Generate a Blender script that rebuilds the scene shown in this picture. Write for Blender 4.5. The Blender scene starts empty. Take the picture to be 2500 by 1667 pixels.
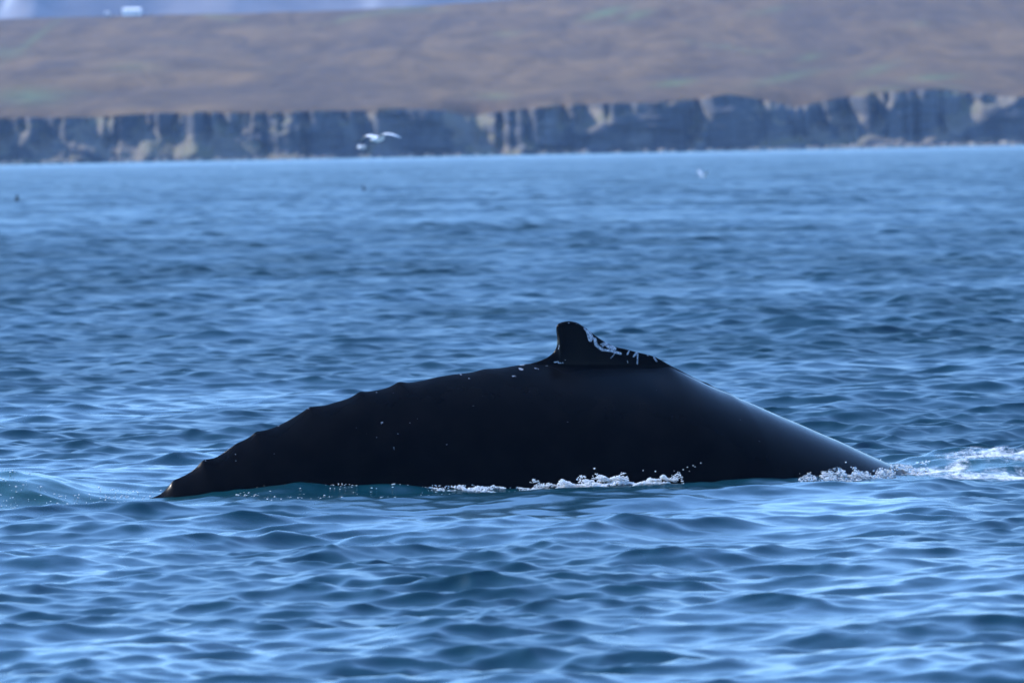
import bpy, bmesh, math, random
import numpy as np
from mathutils import Vector, Matrix

random.seed(7); RNG = np.random.default_rng(11)
sc = bpy.context.scene
COL = sc.collection

# ------------------------------------------------------------------ camera
FPX, CX, CY, EYE = 16750.0, 1250.0, 833.5, 359.0        # focal length in photo pixels, centre, eye-level row at centre
CAM = Vector((0, 0, 2.4))
pitch = (CY - EYE) / FPX
roll = math.atan(0.0192)
F0 = Vector((0, math.cos(pitch), -math.sin(pitch)))
R0 = Vector((1, 0, 0)); U0 = R0.cross(F0)
RV = (R0 * math.cos(roll) - U0 * math.sin(roll)); UV = (R0 * math.sin(roll) + U0 * math.cos(roll))
cam = bpy.data.cameras.new('camera'); co = bpy.data.objects.new('camera', cam); COL.objects.link(co)
co.matrix_world = Matrix(((RV.x, UV.x, -F0.x, CAM.x), (RV.y, UV.y, -F0.y, CAM.y), (RV.z, UV.z, -F0.z, CAM.z), (0, 0, 0, 1)))
cam.sensor_width = 36.0; cam.lens = FPX / 2500.0 * 36.0
cam.clip_start = 0.5; cam.clip_end = 60000
cam.dof.use_dof = True; cam.dof.focus_distance = 49.3; cam.dof.aperture_fstop = cam.lens / 1000 / 0.048
sc.camera = co
sc.render.resolution_x, sc.render.resolution_y = 1024, 682

# ------------------------------------------------------------------ sky, sun, exposure
SUN_EL, SUN_AZ = math.radians(38), math.radians(-66)
w = bpy.data.worlds.new('World'); sc.world = w; w.use_nodes = True
wn = w.node_tree
sky = wn.nodes.new('ShaderNodeTexSky'); sky.sky_type = 'NISHITA'; sky.sun_disc = False
sky.sun_elevation = SUN_EL; sky.sun_rotation = SUN_AZ
sky.air_density = 1.0; sky.dust_density = 0.0; sky.ozone_density = 8.5
wn.links.new(sky.outputs[0], wn.nodes['Background'].inputs[0]); wn.nodes['Background'].inputs[1].default_value = 0.15
sun = bpy.data.lights.new('sun', 'SUN'); sun.energy = 2.1; sun.angle = math.radians(0.53); sun.color = (1, 0.95, 0.88)
so = bpy.data.objects.new('sun', sun); COL.objects.link(so)
SD = Vector((math.sin(SUN_AZ) * math.cos(SUN_EL), math.cos(SUN_AZ) * math.cos(SUN_EL), math.sin(SUN_EL)))
so.rotation_euler = SD.to_track_quat('Z', 'Y').to_euler(); so.location = (-40, 40, 60)
sc.view_settings.view_transform = 'Standard'; sc.view_settings.look = 'None'
sc.view_settings.exposure = 1.76; sc.view_settings.gamma = 1.0; sc.view_settings.use_curve_mapping = False
sc.render.engine = 'CYCLES'
cy = sc.cycles
cy.max_bounces = 6; cy.diffuse_bounces = 2; cy.glossy_bounces = 3; cy.transmission_bounces = 4
cy.volume_bounces = 1; cy.transparent_max_bounces = 12; cy.sample_clamp_indirect = 4.0
cy.caustics_reflective = False; cy.caustics_refractive = False

# ------------------------------------------------------------------ helpers
def ray(px, py):
    return F0 + RV * ((px - CX) / FPX) - UV * ((py - CY) / FPX)
def at_y(px, py, Y):                       # the point at distance Y (metres forward) seen at a photo pixel
    d = ray(px, py); return CAM + d * (Y / d.y)
def on_water(px, py, z=0.0):
    d = ray(px, py); return CAM + d * ((z - CAM.z) / d.z)
def sstep(a, b, x):
    t = np.clip((x - a) / (b - a), 0, 1); return t * t * (3 - 2 * t)
def link(name, verts, faces, mat=None, parent=None, smooth=True):
    me = bpy.data.meshes.new(name)
    verts = np.ascontiguousarray(verts, dtype=np.float32).reshape(-1, 3)
    if isinstance(faces, np.ndarray) and faces.ndim == 2:
        n, k = faces.shape
        me.vertices.add(len(verts)); me.vertices.foreach_set('co', verts.ravel())
        me.loops.add(n * k); me.loops.foreach_set('vertex_index', faces.astype(np.int32).ravel())
        me.polygons.add(n); me.polygons.foreach_set('loop_start', np.arange(0, n * k, k, dtype=np.int32))
        me.update(calc_edges=True)
    else:
        me.from_pydata(verts.tolist(), [], faces); me.update()
    if smooth: me.polygons.foreach_set('use_smooth', np.ones(len(me.polygons), dtype=bool))
    o = bpy.data.objects.new(name, me); COL.objects.link(o)
    if mat: me.materials.append(mat)
    if parent: o.parent = parent
    return o
def grid_faces(nr, nc):
    i = np.arange(nr * nc).reshape(nr, nc)
    return np.stack([i[:-1, :-1], i[:-1, 1:], i[1:, 1:], i[1:, :-1]], -1).reshape(-1, 4)
def attr(o, name, vals):
    a = o.data.attributes.new(name, 'FLOAT', 'POINT'); a.data.foreach_set('value', np.ascontiguousarray(vals, dtype=np.float32).ravel())
def tag(o, label, cat=None, group=None, kind=None):
    o['label'] = label
    if cat: o['category'] = cat
    if group: o['group'] = group
    if kind: o['kind'] = kind
    return o
def hash2(ix, iy, seed):
    h = (ix.astype(np.int64) * 374761393 + iy.astype(np.int64) * 668265263 + seed * 982451653) & 0x7fffffff
    h = ((h ^ (h >> 13)) * 1274126177) & 0x7fffffff
    return ((h ^ (h >> 16)) & 0xffff) / 65535.0
def vnoise(x, y, seed=0):                  # value noise, 0..1
    x = np.asarray(x, dtype=np.float64); y = np.asarray(y, dtype=np.float64) + 0 * x
    ix, iy = np.floor(x), np.floor(y); fx, fy = x - ix, y - iy
    fx = fx * fx * (3 - 2 * fx); fy = fy * fy * (3 - 2 * fy)
    a = hash2(ix, iy, seed); b = hash2(ix + 1, iy, seed); c = hash2(ix, iy + 1, seed); d = hash2(ix + 1, iy + 1, seed)
    return (a * (1 - fx) + b * fx) * (1 - fy) + (c * (1 - fx) + d * fx) * fy
def fbm(x, y, oct=4, seed=0):
    s, a, t = 0, 1.0, 0
    for k in range(oct):
        s = s + a * vnoise(np.asarray(x) * 2 ** k, np.asarray(y) * 2 ** k, seed + k * 17); t += a; a *= 0.5
    return s / t

# node helper
class NT:
    def __init__(self, name):
        self.m = bpy.data.materials.new(name); self.m.use_nodes = True
        self.t = self.m.node_tree; self.t.nodes.clear()
        self.out = self.n('ShaderNodeOutputMaterial')
    def n(self, typ, ins=None, **kw):
        nd = self.t.nodes.new(typ)
        for k, v in kw.items(): setattr(nd, k, v)
        for k, v in (ins or {}).items(): self.set(nd, k, v)
        return nd
    def set(self, nd, k, v):
        s = nd.inputs[k]
        if isinstance(v, bpy.types.NodeSocket): self.t.links.new(v, s)
        elif hasattr(v, 'outputs'): self.t.links.new(v.outputs[0], s)
        else:
            if hasattr(s.default_value, '__len__') and len(s.default_value) == 4 and len(v) == 3: v = (*v, 1)
            s.default_value = v
    def math(self, op, a, b=0.0, c=None):
        nd = self.n('ShaderNodeMath', operation=op); self.set(nd, 0, a); self.set(nd, 1, b)
        if c is not None: self.set(nd, 2, c)
        return nd.outputs[0]
    def noise(self, vec, scale, detail=3.0, rough=0.5, dist=0.0):
        nd = self.n('ShaderNodeTexNoise', {'Scale': scale, 'Detail': detail, 'Roughness': rough, 'Distortion': dist})
        if vec is not None: self.set(nd, 'Vector', vec)
        return nd.outputs[0]
    def mapr(self, v, a, b, c=0.0, d=1.0, smooth=True):
        nd = self.n('ShaderNodeMapRange', interpolation_type='SMOOTHSTEP' if smooth else 'LINEAR')
        for k, x in zip(('Value', 'From Min', 'From Max', 'To Min', 'To Max'), (v, a, b, c, d)): self.set(nd, k, x)
        return nd.outputs[0]
    def mix(self, f, a, b):
        nd = self.n('ShaderNodeMix', data_type='RGBA'); self.set(nd, 0, f); self.set(nd, 6, a); self.set(nd, 7, b)
        return nd.outputs[2]
    def attr(self, name):
        return self.n('ShaderNodeAttribute', attribute_name=name).outputs['Fac']
    def pos(self, sx=1, sy=1, sz=1, rot=(0, 0, 0)):
        c = self.n('ShaderNodeTexCoord'); m = self.n('ShaderNodeMapping'); self.t.links.new(c.outputs['Object'], m.inputs[0])
        m.inputs['Scale'].default_value = (sx, sy, sz); m.inputs['Rotation'].default_value = rot
        return m.outputs[0]
    def bump(self, h, strength, dist):
        return self.n('ShaderNodeBump', {'Height': h, 'Strength': strength, 'Distance': dist}).outputs[0]
    def bsdf(self, **kw):
        names = {'color': 'Base Color', 'rough': 'Roughness', 'ior': 'IOR', 'spec': 'Specular IOR Level', 'normal': 'Normal', 'coat': 'Coat Weight', 'crough': 'Coat Roughness', 'trans': 'Transmission Weight', 'sheen': 'Sheen Weight'}
        return self.n('ShaderNodeBsdfPrincipled', {names[k]: v for k, v in kw.items()})
    def done(self, sh):
        self.t.links.new(sh if isinstance(sh, bpy.types.NodeSocket) else sh.outputs[0], self.out.inputs[0]); return self.m

# ------------------------------------------------------------------ sea: waves
WAVES = []
def make_waves():
    n = 260
    lam = np.exp(np.linspace(math.log(4.0), math.log(0.075), n))
    lam *= np.exp(RNG.normal(0, 0.012, n))
    for L in lam:
        k = 2 * math.pi / L
        oct_n = n / (math.log2(4.0 / 0.075))                # waves per octave
        # slope variance per octave
        if L > 0.65: sv = 0.0095 * (0.65 / L) ** 0.8
        elif L > 0.24: sv = 0.0170
        else: sv = 0.0170 * (L / 0.24) ** 1.3
        a = math.sqrt(2 * sv / oct_n) / k
        spread = 0.68 if L > 0.6 else (0.55 if L > 0.25 else 0.75)
        th = -math.pi / 2 + 0.30 + RNG.normal(0, spread)     # travelling towards the camera and to the right
        WAVES.append((k, math.cos(th), math.sin(th), a, RNG.uniform(0, 2 * math.pi), L))
make_waves()

def ridge(x, y, x0, y0, x1, y1, sig, h):
    dx, dy = x1 - x0, y1 - y0; L2 = dx * dx + dy * dy
    t = np.clip(((x - x0) * dx + (y - y0) * dy) / L2, 0, 1)
    d2 = (x - x0 - t * dx) ** 2 + (y - y0 - t * dy) ** 2
    return h * np.exp(-d2 / (2 * sig * sig))

def whale_mid(x):                                           # forward position of the whale's spine plane at x
    return 49.0 + 0.27 * x
def local_bumps(x, y):
    z = 0 * x
    z = z + ridge(x, y, -3.75, 48.6, -6.0, 47.8, 0.5, 0.17)               # hump of water over the tail
    z = z + ridge(x, y, 3.35, 50.5, 5.5, 50.6, 0.45, 0.07)
    z = z - 0.06 * np.exp(-((x + 2.75) / .5) ** 2 - ((y - 47.9) / .8) ** 2) - 0.03 * np.exp(-((x - 2.85) / .35) ** 2 - ((y - 49.0) / 1.0) ** 2)                 # boil behind the right splash
    near = np.interp(x, [-2.6, -1.94, -.86, .2, .73, 1.25, 1.75, 2.21, 2.47, 2.69, 2.8], [48.3, 48.22, 48.21, 48.24, 48.28, 48.33, 48.49, 48.76, 49.0, 49.37, 49.76])
    run = np.exp(-((y - near + 0.08) / 0.2) ** 2) * sstep(-2.2, -1.4, x) * (1 - sstep(2.3, 2.8, x))
    z = z + run * (0.0 + 0.05 * vnoise(x * 1.1 + 3.2, y * 0.7, 5) + 0.03 * vnoise(x * 3.7, y * 2.0, 6))
    return z

def sea_eval(x, y, spacing=None, choppy=True, calm=None):
    """height (and sideways push) of the sea at points x, y; waves the mesh cannot carry are faded out"""
    x = x.astype(np.float32); y = y.astype(np.float32)
    z = np.zeros_like(x); px = np.zeros_like(x); py = np.zeros_like(x); lost = np.zeros_like(x)
    gust = (0.86 + 0.28 * sstep(.28, .72, fbm(x * 0.25 + 7, y * 0.09, 4, 31))).astype(np.float32)
    fine = (0.72 + 0.56 * sstep(.25, .75, fbm(x * 0.6 + 2, y * 0.3, 3, 57))).astype(np.float32)
    lee = (1 - 0.6 * np.exp(-((y - whale_mid(x) + 0.8) / 1.6) ** 2) * sstep(-3.8, -2.8, x) * (1 - sstep(3.0, 3.8, x))).astype(np.float32)   # the body of the whale damps the waves
    sl_ = np.exp(-((y - whale_mid(x) + 3.6) / 2.6) ** 2) * np.exp(-((x - 0.9) / 2.0) ** 4)
    lee2 = (1 - 0.6 * sl_).astype(np.float32); lee = np.minimum(lee, 1 - 0.55 * sl_).astype(np.float32)   # slick in front of the whale
    short = (1 - 0.5 * sstep(65, 330, y)).astype(np.float32)          # ripples die first in the lee
    gust = (gust * (1 + 0.7 * sstep(90, 300, y) * (sstep(.25, .75, fbm(x * 0.85 + 0.37 * y, y * .075 - .06 * x, 3, 83)) - .5))).astype(np.float32)   # cat's-paws on the far water
    for (k, cx_, sy_, a, ph, L) in WAVES:
        g = gust * lee if L > 0.4 else gust * fine * lee2
        if calm is not None: g = g * (calm if L > 0.42 else calm * short)
        if spacing is not None:
            f = np.clip((2.7 - np.maximum(abs(k * cx_) * spacing[0], abs(k * sy_) * spacing[1])) / 1.3, 0, 1).astype(np.float32)
            if not f.any():
                lost += (0.5 * (a * k) ** 2) * g * g; continue
            lost += (0.5 * (a * k) ** 2) * g * g * (1 - f * f)
            g = g * f
        A = (a * g).astype(np.float32)
        t = np.float32(k) * (np.float32(cx_) * x + np.float32(sy_) * y) + np.float32(ph)
        z += A * np.cos(t)
        if choppy:
            s = A * np.sin(t); px -= np.float32(1.2 * cx_) * s; py -= np.float32(1.2 * sy_) * s
    z = z + local_bumps(x, y)
    return z, px, py, lost

def water_z(x, y):
    return sea_eval(np.atleast_1d(np.asarray(x, float)), np.atleast_1d(np.asarray(y, float)), choppy=False)[0]

def build_sea(mat):
    a = np.linspace(-0.086, 0.086, 196)
    step = a[1] - a[0]; side = []; v = a[-1]
    for _ in range(18): step *= 1.41; v += step; side.append(v)
    side = np.array(side); cols = np.concatenate([-side[::-1], a, side])
    def seg(y, y1, d0, d1):
        out = []; s = y
        while y < y1:
            out.append(y); y += d0 + (d1 - d0) * (y - s) / (y1 - s)
        return out
    rows = [-400, -150, -60, -20, -5, 2, 6, 10, 14, 18, 21, 23.5, 25, 26] + seg(26.6, 30, 0.3, 0.04) + seg(30, 58, 0.035, 0.036) + seg(58, 150, 0.037, 0.10) \
        + seg(150, 400, 0.10, 0.24) + seg(400, 900, 0.24, 1.0) + seg(900, 2100, 1.0, 14) + [2130, 2400, 4000, 9000, 30000]
    rows = np.array(rows, float)
    dy = np.gradient(rows); dc = np.gradient(cols)
    Y = np.repeat(rows[:, None], len(cols), 1)
    base = np.maximum(np.abs(rows), 24)
    X = base[:, None] * cols[None, :]
    spc = ((base[:, None] * dc[None, :]).ravel().astype(np.float32), np.repeat(dy[:, None], len(cols), 1).ravel().astype(np.float32))
    calm = 1 - 0.12 * sstep(80, 300, Y) - 0.08 * sstep(300, 900, Y) - 0.45 * sstep(1000, 1800, Y)   # short fetch: the sea flattens towards the lee shore
    z, px, py, lost = sea_eval(X.ravel(), Y.ravel(), spc, True, calm.ravel().astype(np.float32))
    V = np.stack([X.ravel() + px, Y.ravel() + py, z], 1)
    o = link('sea', V, grid_faces(len(rows), len(cols)), mat)
    x, y = X.ravel(), Y.ravel()
    attr(o, 'aerated_glow', np.clip(1.3 * np.exp(-((x + 4.0) / 1.3) ** 2 - ((y - 47.9) / 1.2) ** 2) + 0.08 * np.exp(-((y - whale_mid(x) + 1.9) / .8) ** 2) * sstep(-3.5, -2, x) * (1 - sstep(2.0, 3.2, x)) + .7 * np.exp(-((x - 3.4) / .6) ** 2 - ((y - 49.6) / 1.3) ** 2), 0, 1))  # bubbly water, plus sunlight through the tail hump painted as greener colour
    attr(o, 'rough', np.clip(np.sqrt(np.sqrt(2 * lost + 0.0004 * 0)), 0.0, 0.6))
    tag(o, 'rippled blue sea surface with short dark wave faces', kind='structure')
    return o

def water_material():
    T = NT('sea_water')
    p = T.pos()
    n1 = T.noise(T.pos(1, 1, 1), 16.0, 3.0, 0.55, 0.4)
    n2 = T.noise(T.pos(1, 0.7, 1), 45.0, 2.0, 0.5)
    h = T.math('ADD', n1, T.math('MULTIPLY', n2, 0.3))
    nb = T.bump(h, 0.14, 0.008)
    r = T.math('MAXIMUM', T.attr('rough'), 0.04)
    b = T.bsdf(color=T.mix(T.attr('aerated_glow'), (0.0008, 0.025, 0.038), (0.004, 0.046, 0.045)), rough=r, ior=1.333, normal=nb)
    return T.done(b)
SEA = build_sea(water_material())

# ------------------------------------------------------------------ land: cliff, hillside, far mountain
SHORE = 2000.0
def px_to_x(px): return (px - CX) / FPX * SHORE
TOPX = np.array([-700, -200, 0, 60, 200, 330, 450, 700, 850, 1000, 1090, 1150, 1250, 1400, 1560, 1700, 1790, 1900, 1960, 2080, 2200, 2320, 2420, 2500, 2800, 3300])
TOPY = np.array([300, 292, 287, 287, 287, 276, 274, 274, 268, 265, 270, 283, 268, 255, 250, 244, 229, 246, 262, 236, 222, 218, 226, 234, 230, 215])
TOPH = ((403 - 0.0192 * TOPX) - TOPY) * SHORE / FPX
def cliff_top(x): return np.interp(x, px_to_x(TOPX), TOPH)

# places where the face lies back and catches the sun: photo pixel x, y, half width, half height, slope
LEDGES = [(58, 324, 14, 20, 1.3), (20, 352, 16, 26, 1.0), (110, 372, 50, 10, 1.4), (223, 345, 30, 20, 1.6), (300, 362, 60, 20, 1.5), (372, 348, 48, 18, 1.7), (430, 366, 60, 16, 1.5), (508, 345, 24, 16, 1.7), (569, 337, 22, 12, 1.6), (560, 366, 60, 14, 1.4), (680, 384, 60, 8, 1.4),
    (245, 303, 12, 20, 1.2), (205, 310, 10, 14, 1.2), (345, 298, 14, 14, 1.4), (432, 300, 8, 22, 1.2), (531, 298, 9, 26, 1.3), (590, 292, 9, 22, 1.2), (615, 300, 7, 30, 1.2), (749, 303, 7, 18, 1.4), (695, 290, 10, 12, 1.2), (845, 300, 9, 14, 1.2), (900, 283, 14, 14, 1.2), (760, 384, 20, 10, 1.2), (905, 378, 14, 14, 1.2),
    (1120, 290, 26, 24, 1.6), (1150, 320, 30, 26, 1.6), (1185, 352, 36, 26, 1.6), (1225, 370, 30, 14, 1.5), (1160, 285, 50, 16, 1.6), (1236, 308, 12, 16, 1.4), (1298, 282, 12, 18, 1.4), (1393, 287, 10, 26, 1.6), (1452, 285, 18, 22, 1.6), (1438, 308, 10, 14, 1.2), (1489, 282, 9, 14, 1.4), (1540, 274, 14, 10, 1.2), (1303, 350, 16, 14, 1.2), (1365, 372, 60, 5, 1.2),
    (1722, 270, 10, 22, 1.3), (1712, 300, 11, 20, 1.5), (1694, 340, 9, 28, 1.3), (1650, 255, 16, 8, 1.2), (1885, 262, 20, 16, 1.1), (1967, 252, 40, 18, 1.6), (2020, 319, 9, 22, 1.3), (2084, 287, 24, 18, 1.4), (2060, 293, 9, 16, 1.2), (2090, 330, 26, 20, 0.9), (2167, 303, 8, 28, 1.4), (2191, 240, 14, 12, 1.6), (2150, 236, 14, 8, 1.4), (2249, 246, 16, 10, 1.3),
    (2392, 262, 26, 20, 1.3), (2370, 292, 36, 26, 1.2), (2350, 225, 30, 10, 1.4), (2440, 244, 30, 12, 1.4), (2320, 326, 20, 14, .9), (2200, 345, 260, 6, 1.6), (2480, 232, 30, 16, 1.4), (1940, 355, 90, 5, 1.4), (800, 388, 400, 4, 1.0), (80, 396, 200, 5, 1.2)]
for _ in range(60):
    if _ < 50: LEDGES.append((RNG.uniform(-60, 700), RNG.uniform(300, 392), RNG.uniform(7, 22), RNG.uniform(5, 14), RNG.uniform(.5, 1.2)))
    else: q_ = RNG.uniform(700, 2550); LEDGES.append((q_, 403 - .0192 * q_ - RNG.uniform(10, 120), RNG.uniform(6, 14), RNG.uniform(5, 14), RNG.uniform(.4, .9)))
def build_cliff(mat):
    nx, nz = 1000, 56
    x = np.linspace(-330, 330, nx); u = np.linspace(0, 1, nz)
    X, Uv = np.meshgrid(x, u)
    H = cliff_top(X) + 0.7 * (fbm(X * 0.07, 0 * X, 3, 3) - 0.5)
    Z = -0.6 + (H + 0.6) * Uv
    PX = CX + X / SHORE * FPX; PY = 403 - 0.0192 * PX - Z / SHORE * FPX
    wob = (fbm(X * 0.22, Z * 0.22, 4, 15) - 0.5) * 60; wob2 = (fbm(X * 0.2, Z * 0.25, 4, 19) - 0.5) * 44
    S = 0.10 + 0.55 * sstep(0.93, 1.0, Uv)
    L = 0 * X
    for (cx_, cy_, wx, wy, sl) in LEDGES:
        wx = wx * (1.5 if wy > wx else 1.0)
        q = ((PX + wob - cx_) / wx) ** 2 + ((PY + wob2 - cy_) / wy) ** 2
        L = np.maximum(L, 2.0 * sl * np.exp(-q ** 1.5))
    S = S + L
    dz = np.gradient(Z, axis=0)
    Yl = np.cumsum(S * dz, 0)
    butt = (fbm(X * 0.045, 0 * X + 0.5, 3, 9) - 0.5) * 16
    ribs = (fbm(X * 0.11, Z * 0.04, 3, 41) - 0.5) * 4.0
    lay = (fbm(X * 0.08, Z * 0.35, 4, 77) - 0.5) * 4.0
    Yv = SHORE + 6 + butt * (0.45 + 0.55 * sstep(0, 0.3, Uv)) + ribs + lay + Yl
    V = np.stack([X, Yv, Z], -1).reshape(-1, 3)
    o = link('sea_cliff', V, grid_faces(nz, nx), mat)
    attr(o, 'scree_sunlit', sstep(0.2, 0.9, L))  # real screes, plus ledges painted paler where the sun strikes
    attr(o, 'turf', sstep(0.0, 0.05, Uv - 0.97 + 0.16 * np.maximum(fbm(X * 0.13, 0 * X + 7, 3, 91) - 0.42, 0)))
    tag(o, 'dark layered sea cliff with pale screes and sun-tinted ledges along the far shore', kind='structure')
    return x, Yv[-1], Z[-1]

def ridge_height(x, Y=3000.0):
    a = x / Y * FPX + CX
    pxs = np.array([-900, -300, 0, 340, 800, 1000, 1200, 1500, 2000, 2500, 3400])
    ang = np.array([318, 326, 333, 336, 339, 345, 356, 385, 430, 470, 520])
    return 2.4 + Y * np.interp(a, pxs, ang) / FPX
def build_hill(mat, ex, ey, ez):
    nx, ny = 380, 210
    xs = np.interp(np.linspace(0, 1, nx), np.linspace(0, 1, len(ex)), ex)
    y0 = np.interp(xs, ex, ey); z0 = np.interp(xs, ex, ez)
    t = np.concatenate([np.linspace(0, 1, ny - 30), np.linspace(1.01, 1.8, 30)])
    T_, XX = np.meshgrid(t, xs, indexing='ij')
    ker = np.hanning(61); ker /= ker.sum()
    smooth = lambda v: np.convolve(np.pad(v, 30, mode='edge'), ker, 'valid')
    y0s, z0s = smooth(y0), smooth(z0)
    XW = XX * (1 + 0.55 * T_)
    YY = y0s[None, :] + T_ * (3000 - y0s[None, :]) + (y0 - y0s)[None, :] * np.exp(-T_ * 45)
    rz = ridge_height(XW)
    tt = np.clip(T_, 0, 1)
    ZZ = z0s[None, :] + (rz - z0s[None, :]) * (0.75 * tt + 0.25 * tt ** 2) + (z0 - z0s)[None, :] * np.exp(-T_ * 45)
    ZZ = ZZ - np.clip(T_ - 1, 0, 2) ** 1.2 * 30
    k = sstep(0, 0.03, T_)
    ZZ = ZZ + k * ((fbm(XW * 0.012, YY * 0.004, 4, 101) - 0.5) * 5.0 + (fbm(XW * 0.06, YY * 0.02, 4, 111) - 0.5) * 2.0) * (1 - 0.75 * sstep(0.8, 1.0, T_))
    # terraces that run gently uphill to the right
    ph = YY * 0.016 - XW * 0.012
    ZZ = ZZ + k * 1.2 * (fbm(ph, XW * 0.006, 3, 131) - 0.5) * (1 - sstep(0.85, 1, T_))
    o = link('hillside', np.stack([XW, YY, ZZ], -1).reshape(-1, 3), grid_faces(*T_.shape), mat)
    PX = CX + XW / YY * FPX; PY = EYE - 0.0192 * (PX - CX) - (ZZ - CAM.z) / YY * FPX
    gr = 0 * PX
    for (cx_, cy_, wx, wy, sl, a_) in ((1492, 33, 50, 9, -.25, 1), (1570, 38, 34, 9, -.3, .7), (1890, 27, 50, 6, -.15, .5), (1660, 203, 44, 7, -.1, 1), (1990, 140, 30, 8, -.2, .6), (1930, 190, 80, 9, -.2, .6), (2290, 190, 60, 7, -.05, .8), (2150, 172, 50, 10, -.3, .6), (85, 235, 75, 20, 0, .75), (100, 95, 60, 7, -.75, .8), (1220, 235, 40, 8, 0, .5), (30, 130, 40, 12, 0, .5), (340, 165, 60, 12, 0, .3)):
        dx = PX - cx_; dy = PY - cy_ - sl * dx
        gr = np.maximum(gr, a_ * np.exp(-(dx / wx) ** 2 - (dy / wy) ** 2))
    attr(o, 'green', gr)
    global SKYLINE
    best = np.argmin(PY, 0); c_ = np.arange(PX.shape[1]); SKYLINE = np.stack([PX[best, c_], XW[best, c_], YY[best, c_], ZZ[best, c_]], 1)
    tag(o, 'brown heath hillside rising behind the sea cliff', kind='structure')
    return o

def land_materials():
    # rock
    T = NT('cliff_rock')
    p = T.pos(1, 1, 1)
    n1 = T.noise(T.pos(1, 1, 0.35), 0.13, 4, 0.55, 0.6)
    n2 = T.noise(T.pos(0.15, 0.15, 1.2), 0.8, 4, 0.6)
    n3 = T.noise(p, 0.08, 3, 0.5)
    rock = T.mix(T.mapr(n1, .35, .7), (0.040, 0.044, 0.052), (0.080, 0.086, 0.095))
    rock = T.mix(T.mapr(n2, .5, .8, 0, .4), rock, (0.14, 0.125, 0.11))
    rock = T.mix(T.mapr(n3, .5, .7, 0, .3), rock, (0.22, 0.21, 0.20))
    scree_sunlit = T.mix(T.mapr(n1, .3, .7), (0.10, 0.088, 0.072), (0.165, 0.14, 0.108))
    scree_sunlit = T.mix(T.mapr(n3, .48, .62, 0, .5), scree_sunlit, (0.11, 0.115, 0.06))
    c = T.mix(T.attr('scree_sunlit'), rock, scree_sunlit)
    turf = T.mix(T.mapr(n1, .3, .7), (0.09, 0.063, 0.036), (0.14, 0.097, 0.052))
    c = T.mix(T.attr('turf'), c, turf)
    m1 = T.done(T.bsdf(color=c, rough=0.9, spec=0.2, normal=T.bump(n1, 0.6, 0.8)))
    # heath
    T = NT('heath')
    rot = (0, 0, 0.35)
    a = T.noise(T.pos(1, 0.13, 0, (0, 0, 0.10)), 0.05, 5, 0.62, 0.8)
    b = T.noise(T.pos(1, 0.22, 0, (0, 0, 0.18)), 0.014, 4, 0.55, 1.2)
    g = T.noise(T.pos(0.6, 0.16, 0, rot), 0.03, 3, 0.55, 0.6)
    f = T.noise(T.pos(1, 0.16, 0, (0, 0, 0.08)), 0.16, 4, 0.6)
    c = T.mix(T.mapr(a, .26, .74), (0.068, 0.043, 0.022), (0.152, 0.098, 0.047))
    c = T.mix(T.mapr(b, .40, .66, 0, .65), c, (0.060, 0.044, 0.035))
    c = T.mix(T.mapr(f, .45, .8, 0, .5), c, (0.155, 0.105, 0.054))
    c = T.mix(T.mapr(g, .62, .75, 0, .4), c, (0.13, 0.17, 0.07))
    c = T.mix(T.math('MULTIPLY', T.attr('green'), T.mapr(f, .3, .6, .6, 1)), c, (0.095, 0.12, 0.05))
    m2 = T.done(T.bsdf(color=c, rough=1.0, spec=0.05, normal=T.bump(a, 0.5, 2.0)))
    # mountain
    T = NT('mountain_rock')
    n = T.noise(T.pos(1, 1, 1.5), 0.006, 5, 0.6, 0.5)
    c = T.mix(T.mapr(n, .35, .7), (0.07, 0.065, 0.065), (0.16, 0.14, 0.13))
    s = T.noise(T.pos(1, 1, 0.45), 0.012, 3, 0.5, 0.3)
    c = T.mix(T.attr('snow'), c, (0.72, 0.70, 0.68))
    m3 = T.done(T.bsdf(color=c, rough=0.95, spec=0.1))
    return m1, m2, m3
M_CLIFF, M_HEATH, M_MOUNT = land_materials()
ex, ey, ez = build_cliff(M_CLIFF)
HILL = build_hill(M_HEATH, ex, ey, ez)

def build_mountain(mat):
    nx, ny = 420, 50
    x = np.sinh(np.linspace(-1, 1, nx) * 2.6) / math.sinh(2.6) * 2600; t = np.linspace(0, 1, ny)
    T_, X = np.meshgrid(t, x, indexing='ij')
    Y = 6200 + T_ * 1700 + (fbm(X * 0.0015, 0 * X, 3, 201) - 0.5) * 500
    H = 270 + 70 * fbm(X * 0.0012, 0 * X + 4, 3, 211)
    Z = -2 + H * np.sin(np.clip(T_, 0, 1) * math.pi * 0.78) ** 0.9
    Z = Z + (np.abs(fbm(X * 0.006, Y * 0.0012, 4, 221) - 0.5) * -2 + 0.5) * 70 * sstep(0.02, 0.3, T_) * (1 - 0.4 * T_)
    o = link('far_mountain', np.stack([X, Y, Z], -1).reshape(-1, 3), grid_faces(ny, nx), mat)
    PX = CX + X / Y * FPX; PY = EYE - 0.0192 * (PX - CX) - (Z - CAM.z) / Y * FPX
    sn = 0 * PX
    for (a_, b_, wx, wy, q_) in ((45, 2, 16, 8, .6), (66, 16, 26, 12, .3), (15, 36, 50, 18, .25), (920, 6, 22, 14, .3)):
        sn = np.maximum(sn, q_ * np.exp(-((PX - a_) / wx) ** 2 - ((PY - b_) / wy) ** 2))
    attr(o, 'snow', sn)
    tag(o, 'hazy blue far mountain flank with faint snow patches beyond the ridge', kind='structure')
    return float(Z.max())
MTOP = build_mountain(M_MOUNT)

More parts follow.
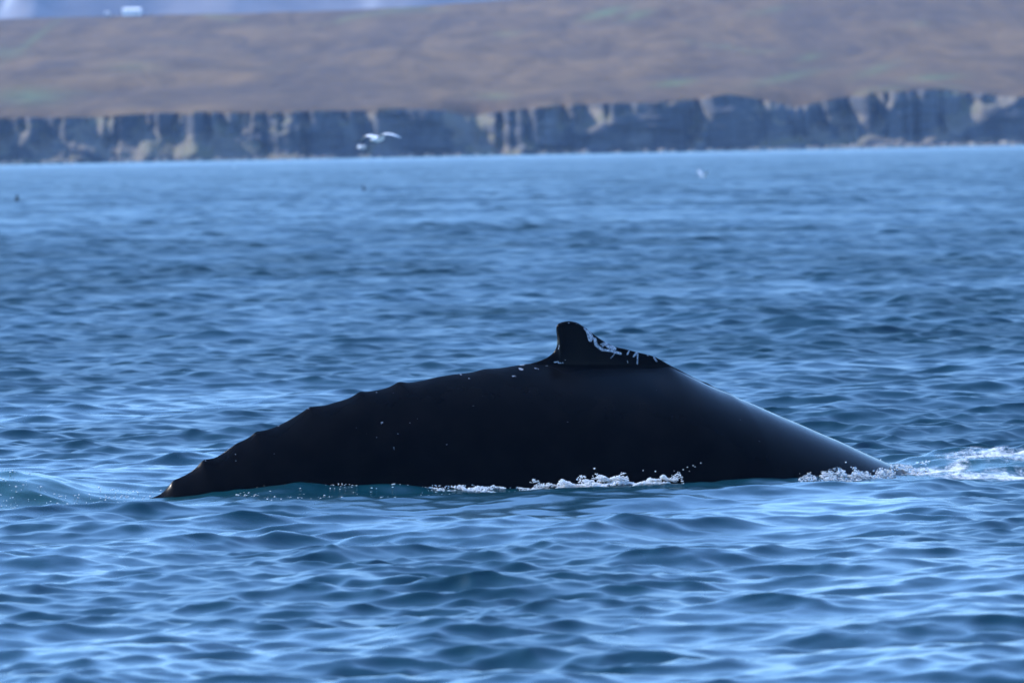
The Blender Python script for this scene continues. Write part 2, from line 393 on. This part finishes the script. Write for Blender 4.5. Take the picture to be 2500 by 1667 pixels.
# shore boulders at the cliff foot: too small and blurred to tell apart
def build_shore_rocks():
    T = NT('shore_stone'); n = T.noise(T.pos(), 0.5, 3)
    m = T.done(T.bsdf(color=T.mix(T.mapr(n, .3, .7), (0.16, 0.14, 0.12), (0.34, 0.30, 0.25)), rough=0.9))
    bm = bmesh.new(); bmesh.ops.create_icosphere(bm, subdivisions=1, radius=1.0)
    bv = np.array([v.co[:] for v in bm.verts]); bf = np.array([[v.index for v in f.verts] for f in bm.faces]); bm.free()
    V, Fc = [], []
    for i in range(1500):
        x = RNG.uniform(-300, 300); dens = 0.25 + 0.75 * sstep(40, 110, np.array(x))
        if RNG.uniform() > dens: continue
        r = RNG.uniform(0.25, 0.8) * (1 + 0.6 * (RNG.uniform() < .1))
        y = SHORE - 3.5 + RNG.uniform(-3, 8)
        v = bv * (1 + 0.35 * RNG.uniform(-1, 1, (len(bv), 1))) * np.array([r * 1.3, r, r * 0.75]) + np.array([x, y, 0.1 * r + 0.05 * (y - SHORE + 5)])
        Fc.append(bf + len(V) * len(bv)); V.append(v)
    o = link('shore_rocks', np.concatenate(V), np.concatenate(Fc), m, smooth=False)
    tag(o, 'pale line of small boulders at the foot of the sea cliff', kind='stuff')
build_shore_rocks()

# ------------------------------------------------------------------ haze
def build_haze():
    x, y0, y1, z0, z1 = 3200, -600, 8600, -3.0, MTOP + 12
    V = [(sx * x, yy, zz) for zz in (z0, z1) for sx, yy in ((-1, y0), (1, y0), (1, y1), (-1, y1))]
    Fs = [(0, 3, 2, 1), (4, 5, 6, 7), (0, 1, 5, 4), (1, 2, 6, 5), (2, 3, 7, 6), (3, 0, 4, 7)]
    T = NT('air')
    v = T.n('ShaderNodeVolumePrincipled', {'Color': (0.33, 0.52, 0.86), 'Absorption Color': (0, 0, 0), 'Density': 0.54e-4, 'Anisotropy': 0.0})
    T.t.links.new(v.outputs[0], T.out.inputs['Volume'])
    o = link('haze', V, Fs, T.m, smooth=False)
    tag(o, 'thin blue haze over the bay and far shore', kind='stuff')
build_haze()

# ------------------------------------------------------------------ whale
PROF = [(120, 1400), (200, 1330), (280, 1268), (330, 1234), (349, 1223), (389, 1207), (402, 1197), (412, 1186), (420, 1176), (428, 1170), (436, 1167), (462, 1154), (479, 1141), (493, 1126), (498, 1122), (504, 1121), (521, 1118), (544, 1106), (561, 1094),
    (578, 1082), (598, 1073), (614, 1063), (622, 1056), (628, 1053), (636, 1052), (661, 1046), (695, 1031), (725, 1014), (742, 1003), (752, 996), (757, 993), (764, 992.5), (789, 990), (819, 982), (853, 971), (869, 962), (877, 957), (883, 955.5), (891, 956),
    (917, 953), (946, 946), (963, 938), (972, 933), (978, 932), (997, 934), (1031, 929), (1065, 921), (1108, 914), (1150, 909), (1184, 901), (1214, 899), (1257, 893), (1294, 887.5),
    (1350, 886), (1400, 885), (1450, 885), (1500, 887), (1540, 890), (1583, 895), (1623, 893), (1659, 906.5), (1685, 919), (1710, 931), (1746, 947.5), (1777, 959.5), (1800, 971),
    (1836, 986), (1870, 1001), (1904, 1016), (1938, 1030), (1972, 1045), (2006, 1060), (2040, 1074), (2074, 1090), (2108, 1106), (2142, 1121), (2176, 1136), (2203, 1150), (2260, 1180), (2340, 1228), (2440, 1296), (2600, 1420)]
FIN = [(1294, 887.5), (1308, 884), (1322, 879), (1335, 873), (1345, 866), (1352, 859), (1357, 850), (1360, 840), (1361.5, 826), (1362.3, 810), (1363.2, 802), (1365, 796), (1369, 790.5), (1374, 787.5), (1381, 785.2), (1391, 784), (1400, 785.3), (1407, 787), (1415, 791), (1422, 795.5), (1437, 806), (1455, 820), (1476, 834), (1501, 846), (1529, 852.5), (1557, 860), (1583, 866), (1603, 873), (1623, 884), (1639, 893), (1659, 903), (1685, 917), (1710, 929), (1726, 935), (1746, 946), (1777, 958), (1800, 971)]
def plane_pt(px, py):                                       # photo pixel -> (x, z) on the whale's spine plane
    d = ray(px, py); t = (49.0 - CAM.y + 0.27 * CAM.x) / (d.y - 0.27 * d.x)
    p = CAM + d * t; return p.x, p.z
PB = np.array([plane_pt(*p) for p in PROF]); PF = np.array([plane_pt(*p) for p in FIN])
C15, S15 = math.cos(math.atan(0.27)), math.sin(math.atan(0.27))

def hermite(xq, xs, ys):                                    # monotone-ish smooth interpolation
    d = np.diff(ys) / np.diff(xs); m = np.zeros_like(ys)
    m[1:-1] = np.where(d[:-1] * d[1:] > 0, 2 * d[:-1] * d[1:] / (d[:-1] + d[1:] + 1e-12), 0); m[0], m[-1] = d[0], d[-1]
    i = np.clip(np.searchsorted(xs, xq) - 1, 0, len(xs) - 2); h = xs[i + 1] - xs[i]; t = (xq - xs[i]) / h
    return ((1 + 2 * t) * (1 - t) ** 2) * ys[i] + t * (1 - t) ** 2 * h * m[i] + t * t * (3 - 2 * t) * ys[i + 1] + t * t * (t - 1) * h * m[i + 1]

def whale_wr(x):
    W = np.interp(x, [-3.6, -2.7, -2.0, -1.0, 0.0, 0.8, 1.6, 2.4, 3.2, 4.2], [0.20, 0.26, 0.36, 0.60, 0.86, 1.05, 1.20, 1.26, 1.25, 1.1])
    R = np.interp(x, [-3.6, -2.7, -2.0, -1.0, 0.0, 0.8, 1.6, 2.4, 3.2, 4.2], [0.45, 0.55, 0.70, 1.00, 1.20, 1.25, 1.25, 1.25, 1.22, 1.1])
    e = np.interp(x, [-3.6, -1.6, -0.3, 0.7, 1.6, 3.0], [0.80, 0.82, 0.84, 0.82, 0.62, 0.5])
    return W, R, e
def whale_half(x, z, B):
    W, R, e = whale_wr(x); t = np.clip((B - z) / R, 0, 2)
    return W * np.maximum(1 - (1 - t) ** 2, 0) ** e
def build_whale():
    xs = np.concatenate([np.linspace(PB[0, 0], PB[3, 0], 20)[:-1], np.linspace(PB[3, 0], PF[0, 0], 330)[:-1], np.linspace(PF[0, 0], PF[5, 0], 22)[:-1], np.linspace(PF[5, 0], PF[12, 0], 36)[:-1],
                         np.linspace(PF[12, 0], PF[-1, 0], 170)[:-1], np.linspace(PF[-1, 0], 2.95, 130)[:-1], np.linspace(2.95, PB[-1, 0], 30)])
    B = hermite(xs, PB[:, 0], PB[:, 1])
    Tp = np.where((xs > PF[0, 0]) & (xs < PF[-1, 0]), hermite(np.clip(xs, PF[0, 0], PF[-1, 0]), PF[:, 0], PF[:, 1]), B)
    Tp = np.maximum(Tp, B)
    W, R, e = whale_wr(xs)
    K, N = 26, 80
    g = np.linspace(0, 1, N + 1) ** 1.5                       # depth rows, finer at the ridge
    hf = Tp - B
    wb = 0.080 * np.sqrt(np.clip(hf / 0.27, 0, 1))
    kw = np.exp(-((xs[:, None] - xs[None, :]) / 0.045) ** 2) * np.gradient(xs)[None, :]; wb = (kw / kw.sum(1, keepdims=True)) @ wb
    rows_z, rows_w = [], []
    for j in range(K):                                        # fin rows, tip to root
        h = 1 - j / K
        rows_z.append(B + hf * h); rows_w.append(wb * np.sqrt(1 - h * h) * (1 - 0.5 * h) if j else 0 * B)
    ker = np.exp(-((xs[:, None] - xs[None, :]) / 0.22) ** 2) * np.gradient(xs)[None, :]; ker /= ker.sum(1, keepdims=True)
    Bs = ker @ B                                              # spine without its knuckles
    Bs = np.where(xs > 2.9, B, Bs)
    Bs = Bs * sstep(PB[3, 0], PB[3, 0] + 0.3, xs) + B * (1 - sstep(PB[3, 0], PB[3, 0] + 0.3, xs))
    kfil = np.clip(wb / 0.06, 0, 1); kk = np.exp(-((xs[:, None] - xs[None, :]) / 0.16) ** 2) * np.gradient(xs)[None, :]; kfil = (kk / kk.sum(1, keepdims=True)) @ kfil
    for q in g:
        t = 2 * q
        wbody = W * np.maximum(1 - (1 - t) ** 2, 0) ** e
        wbody = wbody * (1 - 0.7 * kfil * np.exp(-R * t / 0.09))      # hollow fillet at the fin's root
        rows_z.append(Bs - R * t + (B - Bs) * np.exp(-R * t / 0.06)); rows_w.append(np.sqrt(wbody ** 2 + wb ** 2 * (1 - float(sstep(0, 0.35, q)))) if q < 1 else 0 * B)
    Z = np.array(rows_z); Wd = np.array(rows_w); nr = len(Z)
    # trailing edge of the fin hooks backwards a little at the tip
    tipx = PF[11, 0]; hook = 0.018 * sstep(0.16, 0.27, Z - B[None, :]) * np.exp(-((xs[None, :] - tipx) / 0.07) ** 2)
    # slight soft undulation of the flank
    Wd = Wd * (1 + 0.012 * (fbm(xs[None, :] * 2.2, Z * 3.0, 3, 301) - 0.5))
    def side(sgn):
        x = xs[None, :] + 0 * Z - hook; lx = x
        # sideways offset perpendicular to the spine plane
        return np.stack([lx - sgn * Wd * S15, whale_mid(lx) + sgn * Wd * C15, Z], -1)
    near, far = side(-1), side(1)
    ring = np.concatenate([near[::-1], far[1:-1]], 0)          # closed loop round the section
    M, C_ = ring.shape[0], ring.shape[1]
    idx = np.arange(M * C_).reshape(M, C_); nxt = np.roll(idx, -1, 0)
    Fq = np.stack([idx[:, :-1], idx[:, 1:], nxt[:, 1:], nxt[:, :-1]], -1).reshape(-1, 4)[:, ::-1]
    # marks: distance in photo pixels to scars, specks and painted glints, kept as an attribute
    P = ring.reshape(-1, 3)
    d = P - np.array(CAM[:]); den = d @ np.array(F0[:])
    u = CX + FPX * (d @ np.array(RV[:])) / den; v = CY - FPX * (d @ np.array(UV[:])) / den
    nearmask = np.zeros((M, C_), bool); nearmask[:near.shape[0] + 3] = True
    sd = np.full(len(P), 60.0)
    for (ax, ay, bx, by, r) in SCARS_GLINTS:
        dx, dy = bx - ax, by - ay; L2 = dx * dx + dy * dy + 1e-9
        t = np.clip(((u - ax) * dx + (v - ay) * dy) / L2, 0, 1)
        sd = np.minimum(sd, np.hypot(u - ax - t * dx, v - ay - t * dy) - r)
    sd = np.where(nearmask.ravel(), sd, 60.0)
    o = link('whale', P, Fq, None)
    attr(o, 'scar_glint', sd)
    return o
# scars on the fin, pale specks on the flank, a few painted sun glints (photo pixels: start, end, half width)
def z3(*p): return tuple(1200 + v * 0.2551 if i % 2 == 0 else 740 + v * 0.2551 for i, v in enumerate(p))
SCARS_GLINTS = []
for seg in ((885, 240, 905, 262, 2), (925, 275, 945, 350, 5.0), (945, 300, 955, 330, 5), (990, 345, 1000, 400, 3.8), (1000, 400, 1060, 445, 3.6), (1060, 445, 1150, 458, 2.8), (1150, 458, 1235, 482, 3.0), (1180, 480, 1140, 528, 1.2),
            (1065, 408, 1105, 380, 2.6), (1040, 395, 1090, 370, 1.4), (1110, 410, 1180, 435, 4.0), (1130, 425, 1165, 410, 3.5), (1300, 490, 1315, 460, 2.0), (1360, 510, 1385, 475, 2.2), (1400, 480, 1395, 580, 1.7), (1555, 520, 1580, 555, 2.0), (1300, 550, 1305, 570, 0.8),
            (600, 565, 640, 560, 1.4), (640, 572, 685, 570, 1.4), (700, 542, 712, 542, 0.8), (265, 625, 300, 635, 2.0), (270, 590, 310, 590, 1.4), (200, 698, 240, 702, 1.6), (425, 703, 440, 703, 1.2), (410, 622, 450, 628, 1.4), (520, 598, 535, 598, 1.0), (355, 850, 372, 850, 1.0), (1580, 827, 1584, 827, 1.2), (725, 1135, 730, 1138, 1.2), (850, 858, 860, 860, .6),
            (660, 193, 700, 182, 1.0), (735, 185, 745, 192, 1.2), (805, 190, 812, 200, 1.0), (1490, 498, 1500, 502, 1), (640, 440, 650, 400, .6)):  # last stroke paints the sun glint on the fin's trailing edge
    SCARS_GLINTS.append(z3(*seg[:4]) + (seg[4],))
def z7(x, y): return 300 + x * 0.4252, 850 + y * 0.4252
for (x, y, r) in ((474, 643, 1.2), (1063, 344, 1.6), (757, 496, 1.0), (893, 445, 1.2), (1490, 425, 2.2), (1480, 436, 1.8), (1700, 363, 1.5), (1945, 270, 1.2), (2010, 328, 1.6), (1990, 382, 1.2), (1820, 445, 1.8), (1650, 428, 1.2), (1578, 462, 1.3), (1580, 492, 1.2), (1472, 486, 1.2), (1465, 500, 1.3), (1458, 512, 1.0),  # the first few paint bright highlights onto the knuckle tips
                  (1245, 460, 1.0), (1340, 455, 1.1), (1725, 463, 1.3), (1725, 490, .9), (1860, 552, 1.2), (1555, 568, 1.0), (1556, 583, 1.0), (1545, 662, 1.3), (1258, 560, 1.0), (955, 505, .9), (645, 607, 1.1), (650, 645, 1.0), (870, 605, 1.2), (940, 602, .8), (985, 605, .9), (385, 742, 1.0), (1455, 252, 1.2), (1555, 258, 1.2), (1990, 173, 1.6), (2285, 122, 2.0), (2250, 160, 1.6), (1940, 150, 1.6), (1940, 295, 1.0), (2065, 275, .8), (1660, 490, .8), (2240, 260, 1.2), (1690, 405, 1.0), (1755, 365, .7), (1400, 490, .8)):
    a, b = z7(x, y); SCARS_GLINTS.append((a - r, b, a + r, b + .4 * r, r * 0.75))
for (x, y, r) in ((315, 370, 1.6), (450, 520, 1.2), (728, 592, .9), (1178, 626, .9), (1288, 678, 1.0), (1105, 706, 1.3), (1118, 718, .9), (575, 448, .8), (40, 655, .9)):
    SCARS_GLINTS.append((1700 + x * .3401 - r, 900 + y * .3401, 1700 + x * .3401 + r, 900 + y * .3401 + .4, r * .8))
WHALE = build_whale()
def whale_material():
    T = NT('whale_skin')
    n = T.noise(T.pos(2.0, 1, 2.0), 3.0, 4, 0.55); f = T.noise(T.pos(0.35, 1, 1), 26.0, 4, 0.6); g = T.noise(T.pos(), 110.0, 3, 0.6)
    skin = T.mix(T.mapr(n, .35, .7), (0.0016, 0.0019, 0.0028), (0.0034, 0.0034, 0.0042))
    m = T.math('ADD', T.attr('scar_glint'), T.math('MULTIPLY', T.math('SUBTRACT', g, 0.5), 5.0))
    mask = T.mapr(m, -0.4, 0.6, 1, 0)
    c = T.mix(mask, skin, T.mix(T.mapr(g, .4, .65), (0.10, 0.12, 0.15), (0.42, 0.45, 0.50)))
    r = T.mapr(f, .3, .7, 0.18, 0.26)
    return T.done(T.bsdf(color=c, rough=r, ior=1.36, spec=0.075, normal=T.bump(T.math('ADD', T.math('MULTIPLY', f, .4), T.math('MULTIPLY', n, 2.0)), 0.12, 0.005)))
WHALE.data.materials.append(whale_material())
tag(WHALE, 'black humpback whale arching its knuckled back and dorsal fin above the sea', 'whale')

# ------------------------------------------------------------------ foam, spray and drops
def ico():
    bm = bmesh.new(); bmesh.ops.create_icosphere(bm, subdivisions=1, radius=1.0)
    v = np.array([q.co[:] for q in bm.verts]); f = np.array([[q.index for q in p.verts] for p in bm.faces]); bm.free(); return v, f
ICO_V, ICO_F = ico()
def blobs(name, P, r, mat, label, squash=0.8, merge=0.0):
    n = len(P); k = len(ICO_V)
    jit = 1 + 0.28 * RNG.uniform(-1, 1, (n, k, 1))
    sc_ = np.stack([r * RNG.uniform(.8, 1.5, n), r * RNG.uniform(.8, 1.3, n), r * squash * RNG.uniform(.7, 1.2, n)], -1)
    V = P[:, None, :] + ICO_V[None] * jit * sc_[:, None, :]
    Fc = ICO_F[None] + (np.arange(n) * k)[:, None, None]
    o = link(name, V.reshape(-1, 3), Fc.reshape(-1, 3), mat)
    if merge:                                             # melt the bubbles into one lumpy froth
        m = o.modifiers.new('froth', 'REMESH'); m.mode = 'VOXEL'; m.voxel_size = merge; m.use_smooth_shade = True
    return tag(o, label, kind='stuff')
def foam_materials():
    T = NT('foam')
    n = T.noise(T.pos(), 60, 3)
    a = T.bsdf(color=T.mix(n, (0.80, 0.82, 0.84), (0.9, 0.91, 0.92)), rough=0.25, ior=1.33)
    b = T.n('ShaderNodeBsdfTranslucent', {'Color': (0.85, 0.88, 0.9)})
    m1 = T.done(T.n('ShaderNodeMixShader', {0: 0.35, 1: a.outputs[0], 2: b.outputs[0]}))
    T = NT('water_drop')
    m2 = T.done(T.bsdf(color=(0.9, 0.95, 0.97), rough=0.06, ior=1.33, trans=1.0))
    return m1, m2
M_FOAM, M_DROP = foam_materials()
XB = np.linspace(PB[0, 0], PB[-1, 0], 600); ZB = hermite(XB, PB[:, 0], PB[:, 1])
def flank(x):                                             # where the near flank meets the sea, for spine positions x
    B = np.interp(x, XB, ZB); h = whale_half(x, 0.05, B)
    return x + h * S15, whale_mid(x) - h * C15
FX = np.linspace(-2.7, 2.95, 300); FLX, FLY = flank(FX)
def px_of_x(px, Y=48.5): return (px - CX) / FPX * Y
def scatter(px0, px1, n, hmax, off0, off1, clump=4.0, seed=0, power=1.6):
    x = px_of_x(RNG.uniform(px0, px1, n * 4))
    edge = np.clip(np.minimum(x - px_of_x(px0), px_of_x(px1) - x) / 0.15, 0.05, 1)
    o = np.argsort(FLX); y = np.interp(x, FLX[o], FLY[o]) - off0 - (off1 - off0) * RNG.uniform(0, 1, len(x)) ** 1.3
    top = hmax * (0.08 + 0.75 * vnoise(x * 4.3, 0 * x + 2, seed + 3) ** 1.3 + 0.6 * vnoise(x * 21.0, 0 * x + 5, seed + 4) ** 2)
    h = top * RNG.uniform(0, 1, len(x)) ** power
    gaps = fbm(x * clump * 1.6 + 3, (y * 6 + h * 60), 3, seed)      # ragged holes and clumps
    keep = RNG.uniform(0, 1, len(x)) < sstep(0.40, 0.62, gaps) * edge * 1.2
    x, y, h = x[keep][:n], y[keep][:n], h[keep][:n]
    z = water_z(x, y) + h
    return np.stack([x, y, z], -1)
def build_foam():
    P = [scatter(1270, 1660, 4600, 0.075, -0.02, 0.22, 7, 3, 1.5), scatter(1040, 1290, 900, 0.045, -0.02, 0.22, 8, 8, 1.6), scatter(1400, 1530, 1600, 0.085, 0.0, 0.10, 11, 12), scatter(1550, 1660, 1300, 0.055, 0.0, .15, 10, 21)]
    P = np.concatenate(P); r = RNG.uniform(0.002, 0.0055, len(P)) + 0.004 * (RNG.uniform(0, 1, len(P)) < .08)
    blobs('flank_foam', P, r, M_FOAM, 'white froth churned along the near flank of the whale below its fin')
    P = np.concatenate([scatter(1940, 2290, 4200, 0.05, 0.03, 0.45, 9, 33), scatter(2030, 2200, 2200, 0.07, 0.05, 0.35, 10, 35)])
    r = RNG.uniform(0.002, 0.0055, len(P)) + 0.004 * (RNG.uniform(0, 1, len(P)) < .08)
    m = RNG.uniform(0, 1, len(P)) < 0.55
    blobs('head_end_foam', P[m], r[m], M_FOAM, 'sparkling white splash where the sloping back of the whale enters the sea')
    blobs('head_end_drops', P[~m], r[~m] * 1.2, M_DROP, 'clear drops thrown up among the splash at the right end of the whale')
    # specks along the tail side
    P = scatter(560, 1120, 150, 0.015, 0.0, 0.9, 3, 41)
    n = 380
    x = px_of_x(RNG.uniform(-30, 380, n)); t = RNG.uniform(0, 1, n); y = 46.6 + 2.6 * t + 0.1 * x
    k = vnoise(x * 2.5, y * 1.3, 71) > .45; x, y = x[k], y[k]
    P2 = np.stack([x, y, water_z(x, y) + 0.004], -1)
    P = np.concatenate([P, P2]); r = RNG.uniform(0.002, 0.0075, len(P))
    blobs('tail_side_bubbles', P, r, M_FOAM, 'scattered bright bubbles on the green water beside the tail end of the whale', 0.5)
    # drops in the air
    pts = [(1655, 1152), (1668, 1146), (1678, 1140), (1692, 1136), (1697, 1139), (1640, 1160), (1600, 1150), (1646, 1149), (1683, 1150), (1711, 1130), (2065, 1128), (2150, 1122), (2078, 1140), (1660, 1160), (2040, 1160), (1451, 1143), (1570, 1148)]
    P = np.array([at_y(a, b, 47.8)[:] for a, b in pts]); blobs('spray_drops', P, RNG.uniform(.0025, .0055, len(P)), M_FOAM, 'few small drops of spray in front of the dark flank of the whale', 1)
build_foam()

def build_foam_patch():
    nx, ny = 110, 150
    X, Y = np.meshgrid(np.linspace(2.6, 4.6, nx), np.linspace(47.6, 52.4, ny))
    z, a, b, _ = sea_eval(X.ravel(), Y.ravel(), (np.full(X.size, .03, np.float32), np.full(X.size, .035, np.float32)))
    V = np.stack([X.ravel() + a, Y.ravel() + b, z + 0.010], -1)
    T = NT('foam_lace')
    n = T.noise(T.pos(1, 0.45, 0), 3.2, 4, 0.62, 1.2); n2 = T.noise(T.pos(1, .6, 0), 30, 3, .6)
    v = T.math('ADD', T.math('ADD', T.attr('amount'), T.math('MULTIPLY', T.math('SUBTRACT', n, .5), 1.5)), T.math('MULTIPLY', T.math('SUBTRACT', n2, .5), .9))
    f = T.mapr(v, .30, 1.05, 0, .8)
    w_ = T.bsdf(color=(0.80, 0.83, 0.86), rough=0.5, ior=1.33, normal=T.bump(n2, .6, .02))
    tr = T.n('ShaderNodeBsdfTransparent')
    m = T.done(T.n('ShaderNodeMixShader', {0: f, 1: tr.outputs[0], 2: w_.outputs[0]}))
    o = link('foam_patch', V, grid_faces(ny, nx), m)
    x, y = X.ravel(), Y.ravel()
    ring = np.exp(-((np.hypot((x - 3.52) / 0.36, (y - 49.2) / 0.85) - 1) / 0.36) ** 2) * 0.72
    back = np.exp(-((y - 50.3 - 0.1 * (x - 3.5)) / 0.7) ** 2) * sstep(2.85, 3.25, x) * .82
    left = np.exp(-((y - 49.3) / 0.5) ** 2) * np.exp(-((x - 2.95) / .3) ** 2) * .8
    front = np.exp(-((y - 48.9 - 0.3 * (x - 3.4)) / 0.4) ** 2) * sstep(2.8, 3.3, x) * .8
    amt = np.maximum(np.maximum(np.maximum(ring, back), left), front) * (1 - sstep(4.1, 4.55, x)) * sstep(47.7, 48.3, y) * (1 - sstep(51.6, 52.3, y)) * sstep(2.62, 2.85, x)
    attr(o, 'amount', amt - 0.12)
    tag(o, 'white foam patch spreading over the sea ahead of the whale', kind='stuff')
build_foam_patch()

# ------------------------------------------------------------------ birds
def plumage(name, body, wing):
    T = NT(name); n = T.noise(T.pos(), 20, 2)
    c = T.mix(T.attr('wing'), T.mix(n, tuple(v * .9 for v in body), body), T.mix(n, tuple(v * .85 for v in wing), wing))
    return T.done(T.bsdf(color=c, rough=0.7))
T = NT('beak_horn'); M_BEAK = T.done(T.bsdf(color=T.mix(T.noise(T.pos(), 40), (0.55, 0.42, 0.10), (0.65, 0.5, 0.12)), rough=.5))
T = NT('beak_dark'); M_BEAK_D = T.done(T.bsdf(color=T.mix(T.noise(T.pos(), 40), (0.10, 0.05, 0.03), (0.2, 0.08, 0.04)), rough=.5))
M_GULL = plumage('white_plumage', (0.75, 0.75, 0.76), (0.70, 0.72, 0.75)); M_DARK = plumage('dark_plumage', (0.03, 0.03, 0.032), (0.025, 0.025, 0.028))
def bird(name, loc, yaw, length, span, pose, mat, beak_mat, pitch_=0.0, roll_=0.0):
    """body along +x (head first); pose = list of (fraction of half span, up, back) down each wing, or None when folded"""
    V, Fc, A = [], [], []
    prof = [(-.50, .012, .0), (-.44, .04, .01), (-.30, .085, .0), (-.12, .125, -.01), (.05, .13, -.01), (.18, .105, .01), (.27, .078, .035), (.33, .075, .05), (.39, .07, .055), (.43, .045, .05), (.455, .015, .045)]
    S = 12
    for (x, r, zc) in prof:
        for q in range(S):
            a = 2 * math.pi * q / S
            wx = 2.2 if x < -.4 else 1.0                      # flattened tail
            V.append((x * length, r * wx * math.cos(a) * length, (zc + r * (0.3 if x < -.4 else .95) * math.sin(a)) * length)); A.append(0.0)
    for i in range(len(prof) - 1):
        for q in range(S):
            Fc.append((i * S + q, i * S + (q + 1) % S, (i + 1) * S + (q + 1) % S, (i + 1) * S + q))
    Fc.append(tuple(range(S - 1, -1, -1))); Fc.append(tuple(range((len(prof) - 1) * S, len(prof) * S)))
    if pose:
        for sg in (-1, 1):
            b0 = len(V)
            for (f, up, back) in pose:
                ch = length * (0.40 * (1 - f) ** 0.6 + 0.06 + 0.08 * (1 - f)); th = ch * 0.05 + 0.002
                y = sg * f * span / 2; x0 = (0.14 - back) * length; z0 = 0.05 * length + up * length
                for (cx_, cz) in ((0, 0), (-.25, 1.0), (-.65, .8), (-1, 0), (-.65, -.5), (-.25, -.6)):
                    V.append((x0 + cx_ * ch, y, z0 + cz * th)); A.append(1.0)
            for i in range(len(pose) - 1):
                for q in range(6):
                    Fc.append((b0 + i * 6 + q, b0 + i * 6 + (q + 1) % 6, b0 + i * 6 + 6 + (q + 1) % 6, b0 + i * 6 + 6 + q))
            e = b0 + (len(pose) - 1) * 6; Fc.append(tuple(range(e, e + 6)))
    root = bpy.data.objects.new(name, None); COL.objects.link(root)
    root.location = loc; root.rotation_euler = (roll_, pitch_, yaw)
    o = link('plumage', V, Fc, mat, root); attr(o, 'wing', A)
    L = length
    bv = [(.44 * L, .022 * L, .035 * L), (.44 * L, -.022 * L, .035 * L), (.44 * L, 0, .075 * L), (.56 * L, 0, .030 * L)]
    link('beak', bv, [(0, 1, 2), (0, 3, 1), (1, 3, 2), (2, 3, 0)], beak_mat, root, smooth=False)
    return root
GLIDE = [(0.0, 0.0, 0.0), (.2, .12, -.05), (.42, .20, -.06), (.62, .16, .04), (.82, .05, .18), (1.0, -.08, .34)]
UPST = [(0.0, 0.0, 0.0), (.25, .22, -.05), (.5, .42, -.04), (.75, .55, .08), (1.0, .66, .26)]
tag(bird('gull', at_y(922, 342, 125), math.radians(180 + 50), 0.40, 0.98, GLIDE, M_GULL, M_BEAK, 0.16, 0.05), 'white gull gliding left in front of the dark cliff', 'gull')
tag(bird('gull', at_y(883, 362, 230), math.radians(160), 0.34, 0.8, GLIDE, M_GULL, M_BEAK), 'faint tiny gull flying low just below the gliding gull', 'gull')
tag(bird('gull', at_y(1717, 432, 430), math.radians(215), 0.6, 1.3, UPST, M_GULL, M_BEAK), 'small white gull flapping low over the far water at right', 'gull')
p = on_water(572, 408, 0.05); tag(bird('seabird', (p.x, p.y, 0.07), math.radians(20), 0.6, 1.0, None, M_GULL, M_BEAK), 'tiny white seabird floating close under the far cliff at left', 'seabird')
tag(bird('auk', at_y(41, 489, 230), math.radians(190), 0.20, 0.38, UPST, M_DARK, M_BEAK_D, 0, .3), 'small dark auk flying low over the water at far left', 'auk')
tag(bird('auk', at_y(888, 464, 330), math.radians(215), 0.24, 0.42, UPST, M_DARK, M_BEAK_D, 0, -.4), 'small dark auk flying over the water beneath the gliding gull', 'auk')

# ------------------------------------------------------------------ white farm buildings on the ridge
def box(V, Fc, x0, x1, y0, y1, z0, z1):
    b = len(V); V += [(x0, y0, z0), (x1, y0, z0), (x1, y1, z0), (x0, y1, z0), (x0, y0, z1), (x1, y0, z1), (x1, y1, z1), (x0, y1, z1)]
    Fc += [tuple(b + i for i in f) for f in ((0, 3, 2, 1), (4, 5, 6, 7), (0, 1, 5, 4), (1, 2, 6, 5), (2, 3, 7, 6), (3, 0, 4, 7))]
def plain(name, c, rough=.7):
    T = NT(name); return T.done(T.bsdf(color=T.mix(T.noise(T.pos(), 3.0, 4), tuple(v * .9 for v in c), c), rough=rough))
M_WALL, M_ROOF, M_PANE, M_DOOR = plain('white_wall', (.82, .82, .82)), plain('pale_roof', (.72, .73, .75)), plain('window_pane', (.05, .06, .07), .1), plain('door_paint', (.5, .5, .5))
def house(px, L, D, Hh, R_, label, wins, wall=None):
    i = int(np.argmin(np.abs(SKYLINE[:, 0] - px))); p = SKYLINE[i, 1:] + np.array([0, -2, 0.1])
    root = bpy.data.objects.new('white_building', None); COL.objects.link(root); root.location = p
    V, Fc = [], []; box(V, Fc, -L / 2, L / 2, 0, D, -0.8, Hh); link('wall', V, Fc, wall or M_WALL, root, False)
    o = .25; V = [(-L / 2 - o, -o, Hh), (L / 2 + o, -o, Hh), (L / 2 + o, D + o, Hh), (-L / 2 - o, D + o, Hh), (-L / 2 - o + .5, D / 2, Hh + R_), (L / 2 + o - .5, D / 2, Hh + R_)]
    link('roof', V, [(0, 3, 2, 1), (0, 1, 5, 4), (1, 2, 5), (2, 3, 4, 5), (3, 0, 4)], M_ROOF, root, False)
    for i in range(wins):
        x = -L / 2 + L * (i + .6) / (wins + 1); V, Fc = [], []; box(V, Fc, x, x + .7, -.04, .02, Hh * .42, Hh * .75); link('window', V, Fc, M_PANE, root, False)
    x = L / 2 - L * .22; V, Fc = [], []; box(V, Fc, x, x + .75, -.05, .02, 0, Hh * .78); link('door', V, Fc, M_DOOR, root, False)
    return tag(root, label, 'building')
house(339, 8.0, 5.0, 2.2, 1.0, 'long low white building on the hill ridge at upper left', 3)
house(281, 2.0, 2.0, 1.3, 0.4, 'tiny grey hut on the ridge left of the long white building', 1, plain('grey_wall', (.34, .35, .38)))
